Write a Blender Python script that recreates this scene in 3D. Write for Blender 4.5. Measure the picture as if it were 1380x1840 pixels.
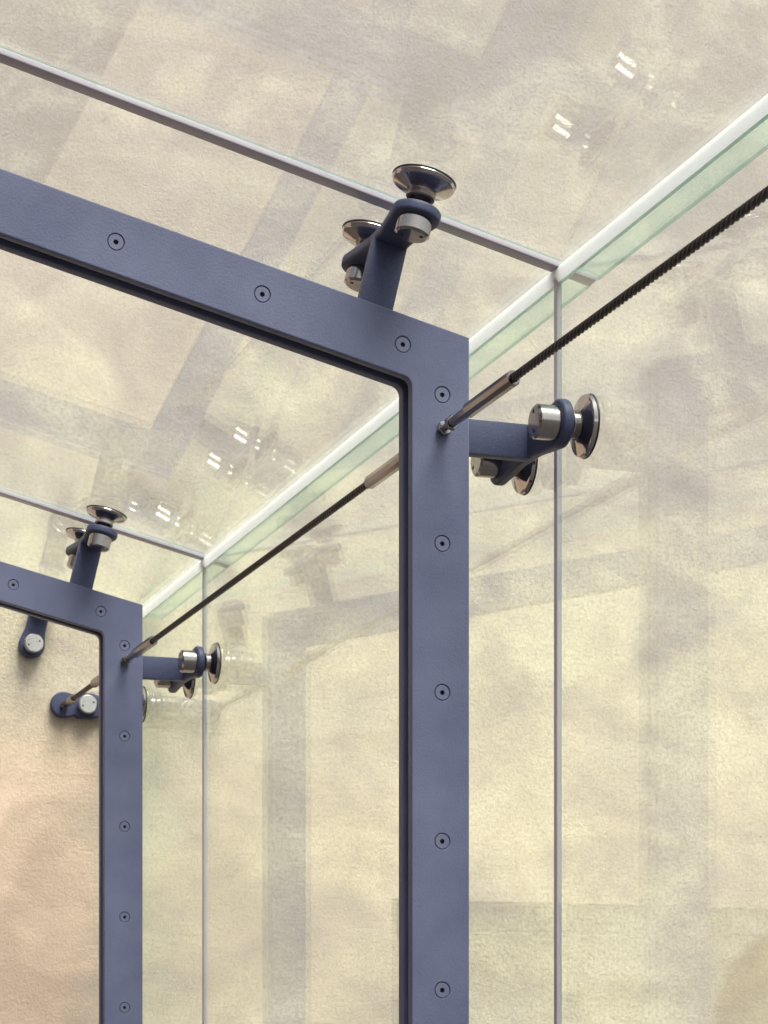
import bpy, bmesh, math, random
from mathutils import Vector, Matrix
random.seed(7)
R = math.radians
scene = bpy.context.scene
for o in list(bpy.data.objects):
    bpy.data.objects.remove(o)
COL = scene.collection

# ---------------------------------------------------------------- camera
PSI = math.atan(1485 / 4276.0)            # the lens looks a little to the right of the passage's axis
cam_d = bpy.data.cameras.new("camera")
cam = bpy.data.objects.new("camera", cam_d)
COL.objects.link(cam)
cam.location = (0, 0, 1.6)
cam.rotation_euler = (R(90), 0, -PSI)     # level camera, rising front: verticals stay vertical
cam_d.sensor_fit = 'HORIZONTAL'
cam_d.sensor_width = 36
cam_d.lens = 36 * 4276 / 1380.0
cam_d.shift_y = (1931 - 920) / 1380.0
cam_d.clip_start = 0.05
cam_d.clip_end = 500
cam_d.dof.use_dof = True
cam_d.dof.focus_distance = 4.05
cam_d.dof.aperture_fstop = 26
scene.camera = cam
scene.render.resolution_x = 768
scene.render.resolution_y = 1024

# ---------------------------------------------------------------- sky, sun, exposure
SUN_EL, SUN_AZ = 64, 160                  # azimuth clockwise from +Y: high, behind the camera and to the right
world = bpy.data.worlds.new("World")
scene.world = world
world.use_nodes = True
wn = world.node_tree
wn.nodes.clear()
sky = wn.nodes.new('ShaderNodeTexSky')
sky.sky_type = 'NISHITA'
sky.sun_disc = False
sky.sun_elevation = R(SUN_EL)
sky.sun_rotation = R(SUN_AZ)
sky.air_density = 1.0
sky.dust_density = 4.0
sky.ozone_density = 1.0
hs = wn.nodes.new('ShaderNodeHueSaturation')      # overcast: the blue is washed out of the sky
hs.inputs['Saturation'].default_value = 0.35
bg = wn.nodes.new('ShaderNodeBackground')
bg.inputs['Strength'].default_value = 0.07
wo = wn.nodes.new('ShaderNodeOutputWorld')
wn.links.new(sky.outputs[0], hs.inputs['Color'])
wn.links.new(hs.outputs[0], bg.inputs['Color'])
wn.links.new(bg.outputs[0], wo.inputs['Surface'])

sun_d = bpy.data.lights.new("sun", 'SUN')
sun_d.energy = 1.5
sun_d.angle = R(32)
sun_d.color = (1.0, 0.97, 0.93)
sun = bpy.data.objects.new("sun", sun_d)
COL.objects.link(sun)
az, el = R(SUN_AZ), R(SUN_EL)
to_sun = Vector((math.sin(az) * math.cos(el), math.cos(az) * math.cos(el), math.sin(el)))
sun.rotation_euler = to_sun.to_track_quat('Z', 'Y').to_euler()
sun.location = to_sun * 40

scene.view_settings.view_transform = 'Standard'
scene.view_settings.look = 'None'
scene.view_settings.exposure = 1.92
scene.view_settings.gamma = 1.0
scene.render.engine = 'CYCLES'
scene.cycles.max_bounces = 8
scene.cycles.transparent_max_bounces = 24
scene.cycles.glossy_bounces = 4
scene.cycles.sample_clamp_indirect = 6

# ---------------------------------------------------------------- measures (metres)
YF, YB, YW = 3.75, 6.125, 6.95            # faces of the two portal frames, face of the plaster wall
Y0 = 1.40                                 # near end of the glazing, behind the edge of the picture
TH = math.atan(0.24)                      # pitch of the roof
ST, CT = math.sin(TH), math.cos(TH)
XO, XI = 1.455, 1.352                     # right post, outer and inner edge
XL = -1.20                                # left post, outer edge
ZC = 2.845                                # outer top corner of the frame
DEPTH = (0.020, 0.026, 0.022)             # front plate, slot, back plate
YM = DEPTH[0] + DEPTH[1] / 2              # middle of the slot behind the frame's face
XG = 1.628                                # inner face of the side glass
ZG = 2.992                                # underside of the roof glass above it
XE = 1.702                                # free edge of the roof glass
ROOF_T, SIDE_T = 0.010, 0.008          # glass
GAP_R, GAP = 0.029, 0.012                 # sealant joints in the roof and in the side wall


def z_frame(x):
    return ZC + (XO - x) * 0.236


def z_roof(x):
    return ZG + (XG - x) * 0.24


FALL = 0.0059                             # the roof drops a little towards the wall


def fall(me):
    for v in me.vertices:
        if v.co.z > 1.0:
            v.co.z -= (v.co.y - YF) * FALL
    return me


# ---------------------------------------------------------------- materials
def nodes(name):
    m = bpy.data.materials.new(name)
    m.use_nodes = True
    nt = m.node_tree
    nt.nodes.clear()
    out = nt.nodes.new('ShaderNodeOutputMaterial')
    return m, nt, out


def N(nt, kind, **kw):
    n = nt.nodes.new(kind)
    for k, v in kw.items():
        if k.startswith('i_'):
            n.inputs[k[2:].replace('_', ' ')].default_value = v
        else:
            setattr(n, k, v)
    return n


def noise(nt, vec, scale, detail=4, rough=0.55, dist=0.0):
    n = N(nt, 'ShaderNodeTexNoise')
    n.inputs['Scale'].default_value = scale
    n.inputs['Detail'].default_value = detail
    n.inputs['Roughness'].default_value = rough
    n.inputs['Distortion'].default_value = dist
    nt.links.new(vec, n.inputs['Vector'])
    return n.outputs['Fac']


def ramp(nt, fac, stops, interp='LINEAR'):
    r = N(nt, 'ShaderNodeValToRGB')
    r.color_ramp.interpolation = interp
    e = r.color_ramp.elements
    while len(e) < len(stops):
        e.new(0.5)
    for el_, (p, c) in zip(e, stops):
        el_.position = p
        el_.color = (c, c, c, 1) if isinstance(c, (int, float)) else (*c, 1)
    nt.links.new(fac, r.inputs['Fac'])
    return r.outputs['Color']


def mix(nt, fac, a, b, mode='MIX'):
    n = N(nt, 'ShaderNodeMix', data_type='RGBA', blend_type=mode)
    for sock, val in ((0, fac), (6, a), (7, b)):
        if isinstance(val, bpy.types.NodeSocket):
            nt.links.new(val, n.inputs[sock])
        elif isinstance(val, (int, float)):
            n.inputs[sock].default_value = val if sock == 0 else (val, val, val, 1)
        else:
            n.inputs[sock].default_value = (*val, 1)
    return n.outputs[2]


def mathn(nt, op, a, b=None):
    n = N(nt, 'ShaderNodeMath', operation=op)
    for i, v in enumerate((a, b)):
        if v is None:
            continue
        if isinstance(v, bpy.types.NodeSocket):
            nt.links.new(v, n.inputs[i])
        else:
            n.inputs[i].default_value = v
    return n.outputs[0]


def mapping(nt, scale=(1, 1, 1), loc=(0, 0, 0), rot=(0, 0, 0)):
    tc = N(nt, 'ShaderNodeTexCoord')
    mp = N(nt, 'ShaderNodeMapping')
    mp.inputs['Scale'].default_value = scale
    mp.inputs['Location'].default_value = loc
    mp.inputs['Rotation'].default_value = rot
    nt.links.new(tc.outputs['Object'], mp.inputs['Vector'])
    return mp.outputs[0]


def principled(nt, out, **kw):
    p = N(nt, 'ShaderNodeBsdfPrincipled')
    for k, v in kw.items():
        s = p.inputs[k.replace('_', ' ')]
        if isinstance(v, bpy.types.NodeSocket):
            nt.links.new(v, s)
        elif isinstance(v, tuple) and len(v) == 3:
            s.default_value = (*v, 1)
        else:
            s.default_value = v
    nt.links.new(p.outputs[0], out.inputs['Surface'])
    return p


def bump(nt, p, height, strength, distance):
    b = N(nt, 'ShaderNodeBump')
    b.inputs['Strength'].default_value = strength
    b.inputs['Distance'].default_value = distance
    nt.links.new(height, b.inputs['Height'])
    nt.links.new(b.outputs[0], p.inputs['Normal'])


def mat_paint(name, dark, light):
    m, nt, out = nodes(name)
    v = mapping(nt)
    peel = noise(nt, v, 230, 3, 0.6)
    big = noise(nt, v, 6, 4, 0.6)
    c = mix(nt, ramp(nt, big, [(0.3, 0.0), (0.7, 1.0)]), dark, light)
    spk = ramp(nt, noise(nt, v, 330, 2, 0.5), [(0.66, 0.0), (0.76, 1.0)])
    c = mix(nt, mathn(nt, 'MULTIPLY', spk, 0.32), c, (0.30, 0.31, 0.40))
    rg = ramp(nt, big, [(0.3, 0.42), (0.7, 0.56)])
    p = principled(nt, out, Base_Color=c, Roughness=rg)
    p.inputs['Specular IOR Level'].default_value = 0.28
    bump(nt, p, peel, 0.36, 0.0017)
    return m


def mat_steel(name, col, r0, r1):
    m, nt, out = nodes(name)
    v = mapping(nt, scale=(700, 25, 25))
    br = noise(nt, v, 1.0, 2, 0.5)
    c = mix(nt, br, tuple(x * 0.93 for x in col), col)
    principled(nt, out, Base_Color=c, Metallic=1.0, Roughness=ramp(nt, br, [(0.3, r0), (0.7, r1)]))
    return m


def mat_simple(name, col, rough, var=0.12, scale=60, metal=0.0, bmp=0.0, spec=0.5):
    m, nt, out = nodes(name)
    v = mapping(nt)
    n1 = noise(nt, v, scale, 4, 0.6)
    c = mix(nt, n1, tuple(x * (1 - var) for x in col), tuple(min(1, x * (1 + var)) for x in col))
    p = principled(nt, out, Base_Color=c, Roughness=rough, Metallic=metal)
    p.inputs['Specular IOR Level'].default_value = spec
    if bmp:
        bump(nt, p, n1, bmp, 0.001)
    return m


def mat_glass():
    """clear flat glass: Fresnel reflection over a faintly green transmission, both faces of the pane"""
    m, nt, out = nodes("clear_glass")
    geo = N(nt, 'ShaderNodeNewGeometry')
    # the ray is not bent, so both faces see it at the outside angle: keep the index at 1.5 on either side
    ior = mathn(nt, 'ADD', 1.5, mathn(nt, 'MULTIPLY', geo.outputs['Backfacing'], 1 / 1.5 - 1.5))
    fr = N(nt, 'ShaderNodeFresnel')
    nt.links.new(ior, fr.inputs['IOR'])
    tr = N(nt, 'ShaderNodeBsdfTransparent')
    tr.inputs['Color'].default_value = (0.955, 0.979, 0.945, 1)
    gl = N(nt, 'ShaderNodeBsdfGlossy')
    gl.inputs['Roughness'].default_value = 0.0
    gl.inputs['Color'].default_value = (0.96, 1.0, 0.98, 1)
    mx = N(nt, 'ShaderNodeMixShader')
    nt.links.new(fr.outputs[0], mx.inputs[0])
    nt.links.new(tr.outputs[0], mx.inputs[1])
    nt.links.new(gl.outputs[0], mx.inputs[2])
    nt.links.new(mx.outputs[0], out.inputs['Surface'])
    return m


def mat_glass_edge():
    m, nt, out = nodes("polished_glass_edge")
    v = mapping(nt)
    n1 = noise(nt, v, 25, 3, 0.5)
    c = mix(nt, n1, (0.22, 0.31, 0.28), (0.34, 0.45, 0.42))
    p = principled(nt, out, Base_Color=c, Roughness=0.12)
    tl = N(nt, 'ShaderNodeBsdfTranslucent')
    tl.inputs['Color'].default_value = (0.45, 0.68, 0.60, 1)
    mx = N(nt, 'ShaderNodeMixShader')
    mx.inputs[0].default_value = 0.45
    nt.links.new(p.outputs[0], mx.inputs[1])
    nt.links.new(tl.outputs[0], mx.inputs[2])
    nt.links.new(mx.outputs[0], out.inputs['Surface'])
    return m


def mat_band():
    m, nt, out = nodes("overhang_green_tint")
    v = mapping(nt)
    c = mix(nt, noise(nt, v, 9, 3, 0.5), (0.46, 0.62, 0.59), (0.55, 0.70, 0.67))
    tr = N(nt, 'ShaderNodeBsdfTransparent')
    tr.inputs['Color'].default_value = (0.895, 0.95, 0.945, 1)
    tl = N(nt, 'ShaderNodeBsdfTranslucent')
    nt.links.new(c, tl.inputs['Color'])
    mx = N(nt, 'ShaderNodeMixShader')
    mx.inputs[0].default_value = 0.06
    nt.links.new(tr.outputs[0], mx.inputs[1])
    nt.links.new(tl.outputs[0], mx.inputs[2])
    nt.links.new(mx.outputs[0], out.inputs['Surface'])
    return m


def mat_seal_white():
    m, nt, out = nodes("white_translucent_silicone")
    v = mapping(nt)
    n1 = noise(nt, v, 30, 3, 0.5)
    c = mix(nt, n1, (0.80, 0.79, 0.77), (0.86, 0.86, 0.85))
    p = principled(nt, out, Base_Color=c, Roughness=0.3)
    tl = N(nt, 'ShaderNodeBsdfTranslucent')
    tl.inputs['Color'].default_value = (0.98, 0.965, 0.97, 1)
    mx = N(nt, 'ShaderNodeMixShader')
    mx.inputs[0].default_value = 0.8
    nt.links.new(p.outputs[0], mx.inputs[1])
    nt.links.new(tl.outputs[0], mx.inputs[2])
    nt.links.new(mx.outputs[0], out.inputs['Surface'])
    return m


def mat_plaster():
    m, nt, out = nodes("old_limewashed_plaster")
    v = mapping(nt)
    tilt = mapping(nt, scale=(1.0, 1.0, 1.25), rot=(0, R(16), 0))
    big = noise(nt, tilt, 0.95, 3, 0.5, 0.3)
    mid = noise(nt, tilt, 2.9, 4, 0.58, 0.5)
    sml = noise(nt, v, 11, 4, 0.62)
    grn = noise(nt, v, 80, 3, 0.65)
    tc = N(nt, 'ShaderNodeTexCoord')
    sx = N(nt, 'ShaderNodeSeparateXYZ')
    nt.links.new(tc.outputs['Object'], sx.inputs[0])
    X, Z = sx.outputs['X'], sx.outputs['Z']

    def step(val, a, b):
        r = N(nt, 'ShaderNodeMapRange', interpolation_type='SMOOTHSTEP')
        r.inputs['From Min'].default_value = a
        r.inputs['From Max'].default_value = b
        nt.links.new(val, r.inputs['Value'])
        return r.outputs[0]

    def wob(val, n_, amt):
        return mathn(nt, 'ADD', val, mathn(nt, 'MULTIPLY', mathn(nt, 'SUBTRACT', n_, 0.5), amt))
    c = mix(nt, ramp(nt, big, [(0.36, 0.0), (0.64, 1.0)]), (0.53, 0.46, 0.365), (0.665, 0.59, 0.43))
    # grey mauve grime, thicker high on the wall, and paler washed places
    grime = mathn(nt, 'MULTIPLY', step(wob(Z, mid, 1.7), 2.75, 4.0), 0.85)
    c = mix(nt, grime, c, (0.425, 0.37, 0.365))
    c = mix(nt, mathn(nt, 'MULTIPLY', ramp(nt, mid, [(0.46, 0.0), (0.68, 1.0)]), 0.72), c, (0.385, 0.335, 0.31))
    c = mix(nt, mathn(nt, 'MULTIPLY', ramp(nt, mid, [(0.28, 1.0), (0.47, 0.0)]), 0.50), c, (0.77, 0.70, 0.54))
    c = mix(nt, mathn(nt, 'MULTIPLY', ramp(nt, sml, [(0.46, 0.0), (0.72, 1.0)]), 0.24), c, (0.38, 0.32, 0.26))
    strokes = noise(nt, mapping(nt, scale=(1.1, 1.0, 2.4), rot=(0, R(38), 0)), 1.3, 4, 0.62, 0.6)
    c = mix(nt, mathn(nt, 'MULTIPLY', ramp(nt, strokes, [(0.34, 1.0), (0.50, 0.0)]), 0.30), c, (0.80, 0.735, 0.58))
    c = mix(nt, mathn(nt, 'MULTIPLY', ramp(nt, strokes, [(0.54, 0.0), (0.72, 1.0)]), 0.34), c, (0.36, 0.31, 0.30))
    c = mix(nt, mathn(nt, 'MULTIPLY', ramp(nt, grn, [(0.40, 1.0), (0.54, 0.0)]), 0.34), c, (0.33, 0.28, 0.22))
    pits = ramp(nt, noise(nt, v, 33, 2, 0.5), [(0.715, 0.0), (0.745, 1.0)])
    c = mix(nt, mathn(nt, 'MULTIPLY', pits, 0.35), c, (0.22, 0.18, 0.15))
    # pinker plaster round the entrance, with a ragged edge
    pink = mathn(nt, 'MULTIPLY', mathn(nt, 'MULTIPLY', step(wob(X, mid, 0.35), 1.62, 1.42), step(wob(Z, big, 0.9), 3.1, 2.45)), 0.74)
    c = mix(nt, pink, c, mix(nt, ramp(nt, mid, [(0.38, 0.0), (0.60, 1.0)]), (0.79, 0.56, 0.435), (0.58, 0.41, 0.31)))
    # round brown patch low on the right
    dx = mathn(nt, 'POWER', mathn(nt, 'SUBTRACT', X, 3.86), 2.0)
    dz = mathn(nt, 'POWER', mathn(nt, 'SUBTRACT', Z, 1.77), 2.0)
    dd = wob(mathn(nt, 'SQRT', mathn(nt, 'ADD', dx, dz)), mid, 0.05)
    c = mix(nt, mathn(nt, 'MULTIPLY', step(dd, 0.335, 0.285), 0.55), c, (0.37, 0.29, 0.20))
    p = principled(nt, out, Base_Color=c, Roughness=0.93)
    p.inputs['Specular IOR Level'].default_value = 0.2
    h = mathn(nt, 'ADD', noise(nt, v, 105, 4, 0.72), mathn(nt, 'MULTIPLY', noise(nt, v, 16, 2, 0.5), 0.9))
    bump(nt, p, h, 0.7, 0.0048)
    return m


def mat_ground():
    m, nt, out = nodes("worn_paving")
    v = mapping(nt)
    a = noise(nt, v, 0.8, 5, 0.6)
    b_ = noise(nt, v, 30, 4, 0.6)
    c = mix(nt, a, (0.040, 0.038, 0.037), (0.065, 0.062, 0.06))
    c = mix(nt, mathn(nt, 'MULTIPLY', b_, 0.4), c, (0.030, 0.029, 0.028))
    p = principled(nt, out, Base_Color=c, Roughness=0.85)
    bump(nt, p, b_, 0.4, 0.004)
    return m


PAINT = mat_paint("blue_grey_paint", (0.080, 0.087, 0.155), (0.116, 0.123, 0.203))
DARK = mat_paint("shaded_bracket_paint", (0.044, 0.050, 0.100), (0.062, 0.069, 0.130))  # frame paint darkened: shade on the brackets is put into the colour
STEEL = mat_steel("brushed_stainless_steel", (0.37, 0.325, 0.32), 0.14, 0.19)
POLISH = mat_steel("turned_stainless_steel", (0.48, 0.43, 0.42), 0.08, 0.13)
ROPE = mat_simple("dark_greased_wire", (0.050, 0.042, 0.044), 0.5, 0.3, 90, 0.55)
BRIGHT = mat_steel("sky_lit_steel", (0.74, 0.70, 0.68), 0.24, 0.32)  # bolt steel lightened: the sky mirrored in it is put into the colour
FIT = mat_steel("burnished_steel_fitting", (0.27, 0.235, 0.235), 0.18, 0.26)
RUBBER = mat_simple("black_rubber", (0.010, 0.010, 0.013), 0.5)
HOLE = mat_simple("hole_shade", (0.006, 0.006, 0.008), 0.8)  # black stands in for the shade inside pin holes and bolt sockets
SLOT = mat_simple("slot_shade", (0.012, 0.014, 0.032), 0.85, 0.2, 30, spec=0.1)  # near-black spacer colour carries the shade of the recessed slot
GLASS = mat_glass()
EDGE = mat_glass_edge()
BAND = mat_band()
SEAL = mat_simple("grey_silicone", (0.38, 0.34, 0.385), 0.32, 0.1, 20, 0, 0.05)
WHITE = mat_seal_white()
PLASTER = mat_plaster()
PAVING = mat_ground()
BLOCKER = mat_simple("blocker_brown", (0.17, 0.135, 0.11), 0.9, 0.3, 2.5)  # dark colour for the added, unseen wall on the left
WOOD = mat_simple("grey_brown_door_paint", (0.15, 0.12, 0.10), 0.45, 0.25, 18)
SCREW = mat_simple("painted_bolt_head", (0.108, 0.112, 0.185), 0.38, 0.12, 200)


# ---------------------------------------------------------------- mesh helpers
def finish(bm, name, mats, angle=32, smooth=True, flat_y=False):
    bm.normal_update()
    if smooth:
        for f in bm.faces:
            f.smooth = not (flat_y and abs(f.normal.y) > 0.995)
        for e in bm.edges:
            if len(e.link_faces) == 2 and e.calc_face_angle(0) > R(angle):
                e.smooth = False
    me = bpy.data.meshes.new(name)
    bm.to_mesh(me)
    bm.free()
    for m in (mats if isinstance(mats, (list, tuple)) else [mats]):
        me.materials.append(m)
    return me


def obj(name, me, parent=None, loc=(0, 0, 0), mat=None):
    o = bpy.data.objects.new(name, me)
    COL.objects.link(o)
    if parent is not None:
        o.parent = parent
    if mat is not None:
        o.matrix_basis = mat
    else:
        o.location = loc
    return o


def thing(name, label, cat, loc=(0, 0, 0), group=None):
    o = bpy.data.objects.new(name, None)
    o.empty_display_size = 0.1
    COL.objects.link(o)
    o.location = loc
    return tag(o, label, cat, group)


def tag(o, label=None, cat=None, group=None, kind=None):
    for k, v in (('label', label), ('category', cat), ('group', group), ('kind', kind)):
        if v:
            o[k] = v
    return o


def prism(bm, pts, y0, y1, matfront=0):
    """closed outline pts in (x, z), extruded from y0 to y1"""
    a = [bm.verts.new((x, y0, z)) for x, z in pts]
    b = [bm.verts.new((x, y1, z)) for x, z in pts]
    fs = [bm.faces.new(a), bm.faces.new(list(reversed(b)))]
    n = len(pts)
    for i in range(n):
        j = (i + 1) % n
        fs.append(bm.faces.new((a[j], a[i], b[i], b[j])))
    return fs


def bevel_all(bm, w, seg=2, angle=30):
    bmesh.ops.recalc_face_normals(bm, faces=bm.faces)
    es = [e for e in bm.edges if len(e.link_faces) == 2 and e.calc_face_angle(0) > R(angle)]
    bmesh.ops.bevel(bm, geom=es, offset=w, segments=seg, affect='EDGES', profile=0.6, clamp_overlap=True)


def lathe(bm, prof, seg=48, matidx=0, cap=True, rot=0.0):
    """profile of (x, r) turned about the local x axis"""
    rings = []
    for x, r in prof:
        if r < 1e-6:
            rings.append([bm.verts.new((x, 0, 0))])
        else:
            rings.append([bm.verts.new((x, r * math.cos(rot + 2 * math.pi * k / seg), r * math.sin(rot + 2 * math.pi * k / seg))) for k in range(seg)])
    fs = []
    for a, b in zip(rings[:-1], rings[1:]):
        for k in range(seg):
            j = (k + 1) % seg
            if len(a) == 1 and len(b) == 1:
                continue
            if len(a) == 1:
                f = bm.faces.new((a[0], b[j], b[k]))
            elif len(b) == 1:
                f = bm.faces.new((a[k], a[j], b[0]))
            else:
                f = bm.faces.new((a[k], a[j], b[j], b[k]))
            f.material_index = matidx
            fs.append(f)
    return fs


def box(bm, x0, x1, y0, y1, z0, z1):
    vs = [bm.verts.new((x, y, z)) for x in (x0, x1) for y in (y0, y1) for z in (z0, z1)]
    idx = ((0, 1, 3, 2), (4, 6, 7, 5), (0, 4, 5, 1), (2, 3, 7, 6), (0, 2, 6, 4), (1, 5, 7, 3))
    return [bm.faces.new([vs[i] for i in q]) for q in idx]


def arc(cx, cz, r, a0, a1, n):
    return [(cx + r * math.cos(a0 + (a1 - a0) * k / n), cz + r * math.sin(a0 + (a1 - a0) * k / n)) for k in range(n + 1)]


# ---------------------------------------------------------------- ground
bm = bmesh.new()
box(bm, -150, 150, -150, 150, -0.3, 0.0)
tag(obj('ground', finish(bm, 'ground', PAVING, smooth=False)), kind='structure')

# ---------------------------------------------------------------- plaster wall with its door
DX0, DX1, DZ = -0.78, 0.817, 2.145
bm = bmesh.new()
WX0, WX1, WZ = -9.0, 12.0, 9.0
xs, zs = [WX0, DX0, DX1, WX1], [-0.05, DZ, WZ]
grid = {(i, j): bm.verts.new((xs[i], 0, zs[j])) for i in range(4) for j in range(3)}
back = {(i, j): bm.verts.new((xs[i], 0.55, zs[j])) for i in range(4) for j in range(3)}
for i in range(3):
    for j in range(2):
        if (i, j) == (1, 0):
            continue
        bm.faces.new((grid[i, j], grid[i + 1, j], grid[i + 1, j + 1], grid[i, j + 1]))
        bm.faces.new((back[i, j], back[i, j + 1], back[i + 1, j + 1], back[i + 1, j]))
for a, b in (((1, 0), (1, 1)), ((1, 1), (2, 1)), ((2, 1), (2, 0)), ((0, 2), (0, 1)), ((0, 1), (0, 0)), ((3, 0), (3, 1)), ((3, 1), (3, 2)),
             ((3, 2), (2, 2)), ((2, 2), (1, 2)), ((1, 2), (0, 2))):
    bm.faces.new((grid[a], grid[b], back[b], back[a]))
bmesh.ops.recalc_face_normals(bm, faces=bm.faces)
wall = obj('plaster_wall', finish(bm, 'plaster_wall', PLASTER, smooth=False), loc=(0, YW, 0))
tag(wall, 'old mottled beige plaster wall behind the glass passage', 'wall')
for x0, x1, z0, z1 in ((DX0 + 0.002, DX0 + 0.09, 0.0, DZ - 0.002), (DX1 - 0.09, DX1 - 0.002, 0.0, DZ - 0.002), (DX0 + 0.092, DX1 - 0.092, DZ - 0.09, DZ - 0.002)):
    bm = bmesh.new()
    box(bm, x0, x1, 0.06, 0.16, z0, z1)
    bevel_all(bm, 0.006, 1)
    obj('door_frame', finish(bm, 'door_frame', WOOD), wall)
bm = bmesh.new()
w = (DX1 - DX0 - 0.19) / 2
box(bm, 0, w - 0.004, 0, 0.05, 0.01, DZ - 0.096)
for k in range(3):
    box(bm, 0.12, w - 0.12, -0.012, 0.0, 0.14 + k * 0.63, 0.14 + k * 0.63 + 0.5)
leaf = finish(bm, 'door_leaf', WOOD)
bm = bmesh.new()
lathe(bm, [(0, 0), (0, 0.012), (0.05, 0.012), (0.055, 0.02), (0.075, 0.024), (0.09, 0.018), (0.094, 0)], 24)
knob = finish(bm, 'door_handle', STEEL)
for k in (0, 1):
    lf = obj('door_leaf', leaf, wall, (DX0 + 0.095 + k * w, 0.09, 0))
    obj('door_handle', knob, lf, mat=Matrix.Translation((w - 0.06 if k == 0 else 0.06, 0, 1.05)) @ Matrix.Rotation(R(-90), 4, 'Z'))

# ---------------------------------------------------------------- unseen wall added left of the camera to darken reflections and fill light
bm = bmesh.new()
box(bm, -7.6, -7.0, -14.0, YW - 0.01, -0.05, 7.5)
box(bm, -7.68, -6.92, -14.08, YW - 0.004, 7.502, 7.62)
tag(obj('blocker_wall', finish(bm, 'blocker_wall', BLOCKER, smooth=False)), 'unseen brown wall added on the left to darken reflections', 'wall')

# ---------------------------------------------------------------- portal frames
def u_outline(inset_out, inset_in, z_bottom=0.0, fillet=0.0):
    """the frame's outline: right post, pitched head, left post, as one closed polygon"""
    xo, xl = XO - inset_out, XL + inset_out
    xi, xil = XI + inset_in, XL + (XO - XI) - inset_in
    zt = lambda x: z_frame(x) - inset_out * 1.03
    zi = lambda x: z_frame(x) - 0.103 + inset_in * 1.03
    pts = [(xo, z_bottom), (xo, zt(xo)), (xl, zt(xl)), (xl, z_bottom), (xil, z_bottom)]

    def corner(p, a, b, r):
        p, a, b = Vector(p), Vector(a), Vector(b)
        da, db = (a - p).normalized(), (b - p).normalized()
        half = da.angle(db) / 2
        d = r / math.tan(half)
        c = p + (da + db).normalized() * (r / math.sin(half))
        s, e = p + da * d, p + db * d
        res = []
        for k in range(6):
            q = s.lerp(e, k / 5)
            res.append(tuple(c + (q - c).normalized() * r))
        return res
    pl, pr = (xil, zi(xil)), (xi, zi(xi))
    if fillet:
        pts += corner(pl, (xil, z_bottom), pr, fillet) + corner(pr, pl, (xi, z_bottom), fillet)
    else:
        pts += [pl, pr]
    pts.append((xi, z_bottom))
    return pts


def plate_mesh(name, y0, y1, holes, flip):
    bm = bmesh.new()
    prism(bm, u_outline(0, 0, 0.0, 0.017), y0, y1)
    bevel_all(bm, 0.0022, 2, 40)
    me = finish(bm, name, PAINT, flat_y=True)
    if not holes:
        return me
    # countersunk seats are really cut out of the plate
    ob = bpy.data.objects.new('cut_base', me)
    bm = bmesh.new()
    for x, z in holes:
        sub = bmesh.new()
        lathe(sub, [(-0.02, 0), (-0.02, 0.0149), (0.0, 0.0149), (0.0009, 0.0140), (0.0055, 0.0128), (0.0055, 0)], 28)
        bmesh.ops.recalc_face_normals(sub, faces=sub.faces)
        sub.transform(Matrix.Translation((x, y0, z)) @ Matrix.Rotation(R(90), 4, 'Z'))
        tmp = bpy.data.meshes.new('t')
        sub.to_mesh(tmp)
        sub.free()
        bm.from_mesh(tmp)
        bpy.data.meshes.remove(tmp)
    cme = bpy.data.meshes.new('cutters')
    bm.to_mesh(cme)
    bm.free()
    co = bpy.data.objects.new('cutters', cme)
    COL.objects.link(ob)
    COL.objects.link(co)
    md = ob.modifiers.new('b', 'BOOLEAN')
    md.operation = 'DIFFERENCE'
    md.object = co
    md.solver = 'EXACT'
    dg = bpy.context.evaluated_depsgraph_get()
    res = bpy.data.meshes.new_from_object(ob.evaluated_get(dg))
    bpy.data.objects.remove(ob)
    bpy.data.objects.remove(co)
    bm = bmesh.new()
    bm.from_mesh(res)
    bpy.data.meshes.remove(res)
    return finish(bm, name, PAINT, flat_y=True)


def bolt_mesh():
    """flat countersunk head with a hexagon socket"""
    bm = bmesh.new()
    R1, hx = 0.0128, 0.0046
    y = -0.0003
    hexr = [bm.verts.new((y + 0.0002, hx * math.cos(k * math.pi / 3), hx * math.sin(k * math.pi / 3))) for k in range(6)]
    hexb = [bm.verts.new((y + 0.0045, hx * math.cos(k * math.pi / 3), hx * math.sin(k * math.pi / 3))) for k in range(6)]
    seg = 24
    out = [bm.verts.new((y, (R1 - 0.0008) * math.cos(k * 2 * math.pi / seg), (R1 - 0.0008) * math.sin(k * 2 * math.pi / seg))) for k in range(seg)]
    ou2 = [bm.verts.new((y + 0.0008, R1 * math.cos(k * 2 * math.pi / seg), R1 * math.sin(k * 2 * math.pi / seg))) for k in range(seg)]
    ou3 = [bm.verts.new((y + 0.005, (R1 - 0.0015) * math.cos(k * 2 * math.pi / seg), (R1 - 0.0015) * math.sin(k * 2 * math.pi / seg))) for k in range(seg)]
    for k in range(6):
        j = (k + 1) % 6
        bm.faces.new((hexr[k], hexr[j], hexb[j], hexb[k]))
        o4 = [out[(4 * k + i) % seg] for i in range(5)]
        bm.faces.new([hexr[j], hexr[k]] + o4)
    f = bm.faces.new(hexb)
    f.material_index = 1
    for k in range(seg):
        j = (k + 1) % seg
        bm.faces.new((out[j], out[k], ou2[k], ou2[j]))
        bm.faces.new((ou2[j], ou2[k], ou3[k], ou3[j]))
    bmesh.ops.recalc_face_normals(bm, faces=bm.faces)
    return finish(bm, 'bolt', [SCREW, HOLE])


BOLT = bolt_mesh()
STAND = 0.1655                            # frame edge to glass


def bracket_outline():
    """cross bar with an eye at each end, outline in (y, z')"""
    r, b = 0.0405, 0.132
    half = 0.030
    a0 = R(104)
    eye = [(b + r * math.cos(a), r * math.sin(a)) for a in [a0 - (2 * a0) * k / 18 for k in range(19)]]
    right = [(0.035, half)] + eye + [(0.035, -half)]
    return right + [(-y, -z) for y, z in right]


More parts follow.
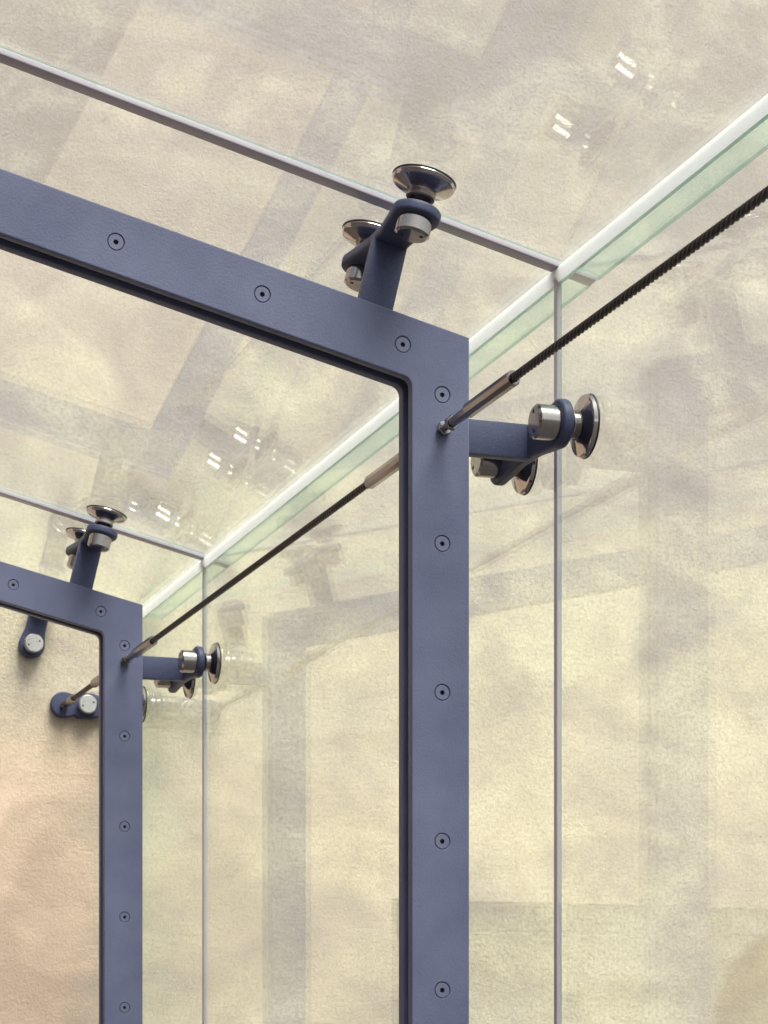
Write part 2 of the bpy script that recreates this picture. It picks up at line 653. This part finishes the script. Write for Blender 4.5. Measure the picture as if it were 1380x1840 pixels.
def bracket_mesh():
    bm = bmesh.new()
    # arm out of the slot of the frame
    box(bm, -0.03, 0.124, -0.0128, 0.0128, -0.030, 0.030)
    bevel_all(bm, 0.004, 2)
    sub = bmesh.new()
    pts = bracket_outline()
    a = [sub.verts.new((STAND - 0.051, y, z)) for y, z in pts]
    b = [sub.verts.new((STAND - 0.032, y, z)) for y, z in pts]
    sub.faces.new(a)
    sub.faces.new(list(reversed(b)))
    for i in range(len(pts)):
        j = (i + 1) % len(pts)
        sub.faces.new((a[j], a[i], b[i], b[j]))
    bevel_all(sub, 0.0065, 4, 50)
    tmp = bpy.data.meshes.new('t')
    sub.to_mesh(tmp)
    sub.free()
    bm.from_mesh(tmp)
    bpy.data.meshes.remove(tmp)
    return finish(bm, 'glazing_bracket', DARK, 40)


def stud_meshes():
    # x = 0 is the glass, the inside of the passage lies at negative x
    bm = bmesh.new()
    lathe(bm, [(-0.097, 0), (-0.097, 0.0245), (-0.0935, 0.0290), (-0.0525, 0.0290), (-0.0515, 0.0280), (-0.0515, 0.022)], 56)
    lathe(bm, [(-0.0325, 0.018), (-0.0325, 0.0235), (-0.0310, 0.0242), (-0.0240, 0.0232), (-0.0190, 0.0228), (-0.0188, 0.010)], 56)
    for s in (-1, 1):                     # black discs painted as the shade in the two pin-key holes
        sub = bmesh.new()
        lathe(sub, [(-0.0974, 0), (-0.0974, 0.0033), (-0.0962, 0.0033)], 16, 1)
        sub.transform(Matrix.Translation((0, s * 0.0145, s * 0.0085)))
        tmp = bpy.data.meshes.new('t')
        sub.to_mesh(tmp)
        sub.free()
        bm.from_mesh(tmp)
        bpy.data.meshes.remove(tmp)
    bmesh.ops.recalc_face_normals(bm, faces=bm.faces)
    stud = finish(bm, 'stud', [STEEL, HOLE])
    bm = bmesh.new()
    lathe(bm, [(-0.0200, 0.010), (-0.0200, 0.0250), (-0.0188, 0.0272), (-0.0165, 0.0330), (-0.0112, 0.0470), (-0.0106, 0.0492), (-0.0095, 0.0508), (-0.0045, 0.0530), (-0.0034, 0.0526), (-0.0030, 0.0515), (-0.0030, 0.030)], 64)
    bmesh.ops.recalc_face_normals(bm, faces=bm.faces)
    disc = finish(bm, 'clamp_disc', POLISH, 22)
    bm = bmesh.new()
    lathe(bm, [(-0.0029, 0.030), (-0.0029, 0.0530), (-0.0004, 0.0536), (-0.0003, 0.030)], 64)
    bmesh.ops.recalc_face_normals(bm, faces=bm.faces)
    gask = finish(bm, 'gasket', RUBBER)
    return stud, disc, gask


BRACKET = bracket_mesh()
STUD, DISC, GASKET = stud_meshes()


def frame_axes(n, origin):
    """local x = n (towards the glass), local y = along the passage"""
    x = Vector(n).normalized()
    y = Vector((0, 1, 0))
    z = x.cross(y)
    m = Matrix((x, y, z)).transposed().to_4x4()
    m.translation = Vector(origin)
    return m


def add_studs(br, ys, dist, spin=0.0):
    for k, y in enumerate(ys):
        m = Matrix.Translation((dist, y, 0)) @ Matrix.Rotation(spin + k * 0.9, 4, 'X')
        obj('stud', STUD, br, mat=m)
        obj('clamp_disc', DISC, br, mat=m)
        obj('gasket', GASKET, br, mat=m)


N_ROOF, N_SIDE = (ST, 0, CT), (1, 0, 0)
ARM_X, ARM_Z = 1.295, 2.685               # roots of the roof arm and the side arm on the frame


def portal(y, label, post_z, head_x, dz=0.0):
    p = thing('portal_frame', label, 'frame', (XO, y, dz), 'steel portal frames')
    loc = (-XO, 0, 0)
    holes = [(1.4065, z) for z in post_z] + [(x, z_frame(x) - 0.0515) for x in head_x]
    holes += [(XL + 0.05, z_frame(XL) - 0.25 - 0.25 * k) for k in range(11)]
    a, b, c = DEPTH
    obj('front_plate', plate_mesh('front_plate', 0, a, holes, False), p, loc)
    obj('back_plate', plate_mesh('back_plate', a + b, a + b + c, None, True), p, loc)
    bm = bmesh.new()
    prism(bm, u_outline(0.010, 0.010, 0.0, 0.012), a + 0.0002, a + b - 0.0002)
    bmesh.ops.recalc_face_normals(bm, faces=bm.faces)
    obj('spacer', finish(bm, 'spacer', SLOT), p, loc)
    for i, (x, z) in enumerate(holes):
        m = Matrix.Translation((x - XO, 0.0008, z)) @ Matrix.Rotation(R(90), 4, 'Z') @ Matrix.Rotation(random.random() * 1.05, 4, 'X')
        obj('bolt', BOLT, p, mat=m)
    for rx in (ARM_X, -1.0):
        br = obj('glazing_bracket', BRACKET, p, mat=frame_axes(N_ROOF, (rx - XO, YM, z_frame(rx))))
        # perpendicular distance from the arm's root to the underside of the glass
        d = (z_roof(rx) - FALL * (y - YF) - z_frame(rx) - dz) * CT
        add_studs(br, (-0.132, 0.132), d, 0.4)
    br = obj('glazing_bracket', BRACKET, p, mat=frame_axes(N_SIDE, (0, YM, ARM_Z)))
    add_studs(br, (-0.132, 0.132), XG - XO, 1.0)
    return p


portal(YF, 'large blue-grey steel portal frame nearest the viewer, bolted and crossing the picture',
       [2.744 - 0.2505 * k for k in range(11)], [1.336 - 0.2445 * k for k in range(10)])
portal(YB, 'smaller blue-grey steel portal frame farther back at lower left, in front of the pink plaster',
       [2.734 - 0.2375 * k for k in range(11)], [1.343 - 0.23 * k for k in range(10)], -0.008)

# ---------------------------------------------------------------- glass roof
YJ = (YF + YM, YB + YM)                   # the joints lie over the frames


def roof_pane(y0, y1):
    bm = bmesh.new()
    x0, x1 = -1.40, XE
    off = (ST * ROOF_T, CT * ROOF_T)
    pts = [(x0, z_roof(x0)), (x1, z_roof(x1)), (x1 + off[0], z_roof(x1) + off[1]), (x0 + off[0], z_roof(x0) + off[1])]
    fs = prism(bm, pts, y0, y1)
    for f in fs[:2]:
        f.material_index = 1
    fs[3].material_index = 1
    fs[5].material_index = 1
    bmesh.ops.recalc_face_normals(bm, faces=bm.faces)
    return finish(bm, 'pane', [GLASS, EDGE], smooth=False)


roof = thing('glass_roof', 'sloping clear glass roof of the passage with green overhanging edge', 'glass roof', (XG, YF, ZG))


def world_child(name, me, par):
    return obj(name, fall(me), par, mat=Matrix.Translation(-par.location))


bm = bmesh.new()
t0, t1 = ROOF_T + 0.0006, ROOF_T + 0.0016          # added strip: green light inside the overhang glass is put into its colour
prism(bm, [(x + ST * t, z_roof(x) + CT * t) for x, t in ((XG + 0.014, t0), (XE - 0.001, t0), (XE - 0.001, t1), (XG + 0.014, t1))], Y0, YW - 0.012)
bmesh.ops.recalc_face_normals(bm, faces=bm.faces)
world_child('overhang_tint', finish(bm, 'overhang_tint', BAND, smooth=False), roof)
spans = [(Y0, YJ[0] - GAP / 2), (YJ[0] + GAP / 2, YJ[1] - GAP / 2), (YJ[1] + GAP / 2, YW - 0.012)]
for y0, y1 in [(Y0, YJ[0] - GAP_R / 2), (YJ[0] + GAP_R / 2, YJ[1] - GAP_R / 2), (YJ[1] + GAP_R / 2, YW - 0.012)]:
    world_child('pane', roof_pane(y0, y1), roof)
for yj in YJ:
    bm = bmesh.new()
    x0, x1 = -1.399, XE - 0.004
    e, t = 0.0035, ROOF_T - 0.002
    pts = [(x0 - ST * e, z_roof(x0) - CT * e), (x1 - ST * e, z_roof(x1) - CT * e), (x1 + ST * t, z_roof(x1) + CT * t), (x0 + ST * t, z_roof(x0) + CT * t)]
    prism(bm, pts, yj - GAP_R / 2 - 0.0008, yj + GAP_R / 2 + 0.0008)
    bevel_all(bm, 0.0030, 3)
    world_child('sealant_joint', finish(bm, 'sealant_joint', SEAL), roof)

# ---------------------------------------------------------------- glass side wall
side = thing('glass_side_wall', 'upright clear glass side wall on the right of the passage', 'glass wall', (XG, YF, 0))
ZT = 2.9640
for y0, y1 in spans:
    bm = bmesh.new()
    fs = box(bm, XG, XG + SIDE_T, y0, y1, 0.02, ZT)
    for f in fs[2:]:
        f.material_index = 1
    bmesh.ops.recalc_face_normals(bm, faces=bm.faces)
    world_child('pane', finish(bm, 'pane', [GLASS, EDGE], smooth=False), side)
for yj in YJ:
    bm = bmesh.new()
    box(bm, XG - 0.0012, XG + SIDE_T - 0.002, yj - GAP / 2 - 0.0008, yj + GAP / 2 + 0.0008, 0.02, ZT + 0.012)
    bevel_all(bm, 0.0011, 2)
    world_child('sealant_joint', finish(bm, 'sealant_joint', SEAL), side)
# white silicone bead between the top of the side glass and the roof, its face rounded
bm = bmesh.new()
zr = lambda x: z_roof(x) - 0.0006
pts = [(XG + 0.002, ZT + 0.0005), (XG + SIDE_T, ZT + 0.0005), (XG + SIDE_T + 0.003, zr(XG + SIDE_T + 0.003)), (XG - 0.001, zr(XG - 0.001)),
       (XG - 0.0028, ZT + 0.022), (XG - 0.0034, ZT + 0.015), (XG - 0.0020, ZT + 0.007), (XG + 0.0002, ZT + 0.003)]
prism(bm, pts, Y0, YW - 0.012)
bmesh.ops.recalc_face_normals(bm, faces=bm.faces)
eb = world_child('edge_seal', finish(bm, 'edge_seal', WHITE, 50), side)
eb['label'] = 'bright white sealant bead under the roof edge'

# ---------------------------------------------------------------- brackets on the plaster wall
def wall_bracket(n, origin, label, length_back, reach, bolt_at, d_glass):
    """flat arm on the wall, a cap bolt through it and one eye reaching out to the glass stud"""
    p = thing('wall_bracket', label, 'bracket', origin, 'wall brackets')
    base = frame_axes(n, (0, 0, 0))
    r = 0.038
    bm = bmesh.new()
    # arm with a round end, outline in local (x, z), thickness in y off the wall
    out = [(d_glass - 0.030, -0.029), (d_glass - 0.030, 0.029)]
    out += [(bolt_at + 0.045, 0.029)]
    if length_back < bolt_at - 0.03:
        out += [(bolt_at + 0.020, 0.038), (bolt_at - 0.020, 0.038), (bolt_at - 0.034, 0.031)]
    out += [(length_back + r * math.cos(a), r * math.sin(a)) for a in [R(75) + R(210) * k / 18 for k in range(19)]]
    if length_back < bolt_at - 0.03:
        out += [(bolt_at - 0.034, -0.031), (bolt_at - 0.020, -0.038), (bolt_at + 0.020, -0.038)]
    out += [(bolt_at + 0.045, -0.029)]
    v0 = [bm.verts.new((x, -0.026, z)) for x, z in out]
    v1 = [bm.verts.new((x, -0.001, z)) for x, z in out]
    bm.faces.new(v0)
    bm.faces.new(list(reversed(v1)))
    for i in range(len(out)):
        j = (i + 1) % len(out)
        bm.faces.new((v0[j], v0[i], v1[i], v1[j]))
    bevel_all(bm, 0.0045, 3, 40)
    obj('arm', finish(bm, 'arm', DARK, 40), p, mat=base)
    # the eye, out from the wall towards the viewer
    bm = bmesh.new()
    o2 = [(-reach + 0.0405 * math.cos(a), 0.0405 * math.sin(a)) for a in [R(76) + R(208) * k / 18 for k in range(19)]] + [(-0.026, -0.029), (-0.004, -0.029), (-0.004, 0.029), (-0.026, 0.029)]
    v0 = [bm.verts.new((d_glass - 0.051, y, z)) for y, z in o2]
    v1 = [bm.verts.new((d_glass - 0.032, y, z)) for y, z in o2]
    bm.faces.new(v0)
    bm.faces.new(list(reversed(v1)))
    for i in range(len(o2)):
        j = (i + 1) % len(o2)
        bm.faces.new((v0[j], v0[i], v1[i], v1[j]))
    bevel_all(bm, 0.007, 3, 50)
    obj('eye', finish(bm, 'eye', DARK, 40), p, mat=base)
    m = base @ Matrix.Translation((d_glass, -reach, 0))
    obj('stud', STUD, p, mat=m)
    if reach > 0.08:
        obj('clamp_disc', DISC, p, mat=m)
        obj('gasket', GASKET, p, mat=m)
    # cap bolt facing the viewer
    bm = bmesh.new()
    lathe(bm, [(-0.056, 0), (-0.056, 0.0245), (-0.0530, 0.0275), (-0.0255, 0.0275), (-0.0255, 0.015)], 48)
    for s in (-1, 1):  # black discs painted as the shade in the pin holes
        sub = bmesh.new()
        lathe(sub, [(-0.0565, 0), (-0.0565, 0.0028), (-0.0552, 0.0028)], 14, 1)
        sub.transform(Matrix.Translation((0, s * 0.016, s * -0.006)))
        tmp = bpy.data.meshes.new('t')
        sub.to_mesh(tmp)
        sub.free()
        bm.from_mesh(tmp)
        bpy.data.meshes.remove(tmp)
    bmesh.ops.recalc_face_normals(bm, faces=bm.faces)
    bx_ = base @ Matrix.Translation((bolt_at, 0, 0))
    cap = Matrix.Translation(bx_.translation) @ Matrix.Rotation(R(90), 4, 'Z')
    obj('cap_bolt', finish(bm, 'cap_bolt', [BRIGHT, HOLE]), p, mat=cap)
    return p


bx0, bz0 = 1.314, 2.860
wall_bracket(N_ROOF, (bx0, YW, bz0), 'blue-grey bracket on the wall hanging below the head of the far frame', 0.0, 0.06, 0.0, (z_roof(bx0) - FALL * (YW - YF) - bz0) * CT)
wall_bracket(N_SIDE, (1.408, YW, 2.690), 'blue-grey bracket lying flat on the wall that anchors the cable end', 0.0, 0.10, 0.066, XG - 1.408)

# ---------------------------------------------------------------- tension cables
CX, CZ = 1.4075, 2.686


def rope_mesh(length, dia=0.0145, strands=4, lay=0.055):
    rs = dia * 0.245
    rh = dia / 2 - rs
    seg = max(8, int(length / lay * 14))
    sides = 7
    vs, fs = [], []
    for s in range(strands):
        base = len(vs)
        for i in range(seg + 1):
            y = length * i / seg
            a = 2 * math.pi * (y / lay + s / strands)
            c = Vector((rh * math.cos(a), y, rh * math.sin(a)))
            k = 2 * math.pi * rh / lay
            t = Vector((-k * math.sin(a), 1, k * math.cos(a))).normalized()
            n = Vector((math.cos(a), 0, math.sin(a)))
            b = t.cross(n)
            for q in range(sides):
                w_ = 2 * math.pi * q / sides
                vs.append(c + n * (rs * math.cos(w_)) + b * (rs * math.sin(w_)))
        for i in range(seg):
            for q in range(sides):
                q2 = (q + 1) % sides
                fs.append((base + i * sides + q, base + i * sides + q2, base + (i + 1) * sides + q2, base + (i + 1) * sides + q))
    me = bpy.data.meshes.new('rope')
    me.from_pydata(vs, [], fs)
    for p_ in me.polygons:
        p_.use_smooth = True
    me.materials.append(ROPE)
    return me


def fitting_meshes(short=False):
    """screw terminal along local x: x = 0 sits on the frame, the rope leaves at the other end"""
    L = 0.315 if not short else 0.15
    bm = bmesh.new()
    lathe(bm, [(0.0, 0), (0.0, 0.0062), (0.050, 0.0062), (0.050, 0.0088), (0.108, 0.0092), (0.118, 0.0098), (0.120, 0.0124), (0.124, 0.0130),
               (L - 0.006, 0.0130), (L, 0.0112), (L, 0.0078), (L - 0.012, 0.0070), (L - 0.012, 0)] if not short else
          [(0.0, 0), (0.0, 0.0062), (0.025, 0.0062), (0.025, 0.0105), (0.03, 0.012), (L - 0.006, 0.012), (L, 0.010), (L, 0.007), (L - 0.01, 0.006), (L - 0.01, 0)], 10)
    bmesh.ops.recalc_face_normals(bm, faces=bm.faces)
    body = finish(bm, 'end_fitting', FIT, 28)
    bm = bmesh.new()
    lathe(bm, [(0.0, 0.006), (0.0, 0.0118), (0.0015, 0.0128), (0.0105, 0.0128), (0.012, 0.0112), (0.012, 0.006)], 6)
    bmesh.ops.recalc_face_normals(bm, faces=bm.faces)
    nut = finish(bm, 'nut', STEEL, 28)
    return body, nut, L


FULL, SHORT = fitting_meshes(), fitting_meshes(True)


def cable(y0, y1, label, fit0, fit1):
    p = thing('tension_cable', label, 'cable', (CX, y0, CZ), 'wire tension cables')
    ya = fit0[2] - 0.011 if fit0 else 0
    yb = (y1 - y0) - (fit1[2] - 0.011 if fit1 else 0)
    obj('rope', rope_mesh(yb - ya), p, (0, ya, 0))
    for f, y, s in ((fit0, 0, 1), (fit1, y1 - y0, -1)):
        if not f:
            continue
        m = Matrix.Translation((0, y, 0)) @ Matrix.Rotation(R(90 * s), 4, 'Z')
        e = obj('end_fitting', f[0], p, mat=m)
        obj('nut', f[1], e, mat=Matrix.Translation((0.0006, 0, 0)) @ Matrix.Rotation(0.3, 4, 'X'))
        obj('nut', f[1], e, mat=Matrix.Translation((0.036 if f is FULL else 0.0135, 0, 0)) @ Matrix.Rotation(0.75, 4, 'X'))
    return p


TD = sum(DEPTH)
cable(Y0, YF, 'dark twisted wire cable running from the near frame up to the right edge', None, FULL)
cable(YF + TD, YB, 'dark wire cable stretched between the near and the far frame', FULL, FULL)
cable(YB + TD, YW - 0.026, 'short wire cable from the far frame back to the wall', FULL, SHORT)
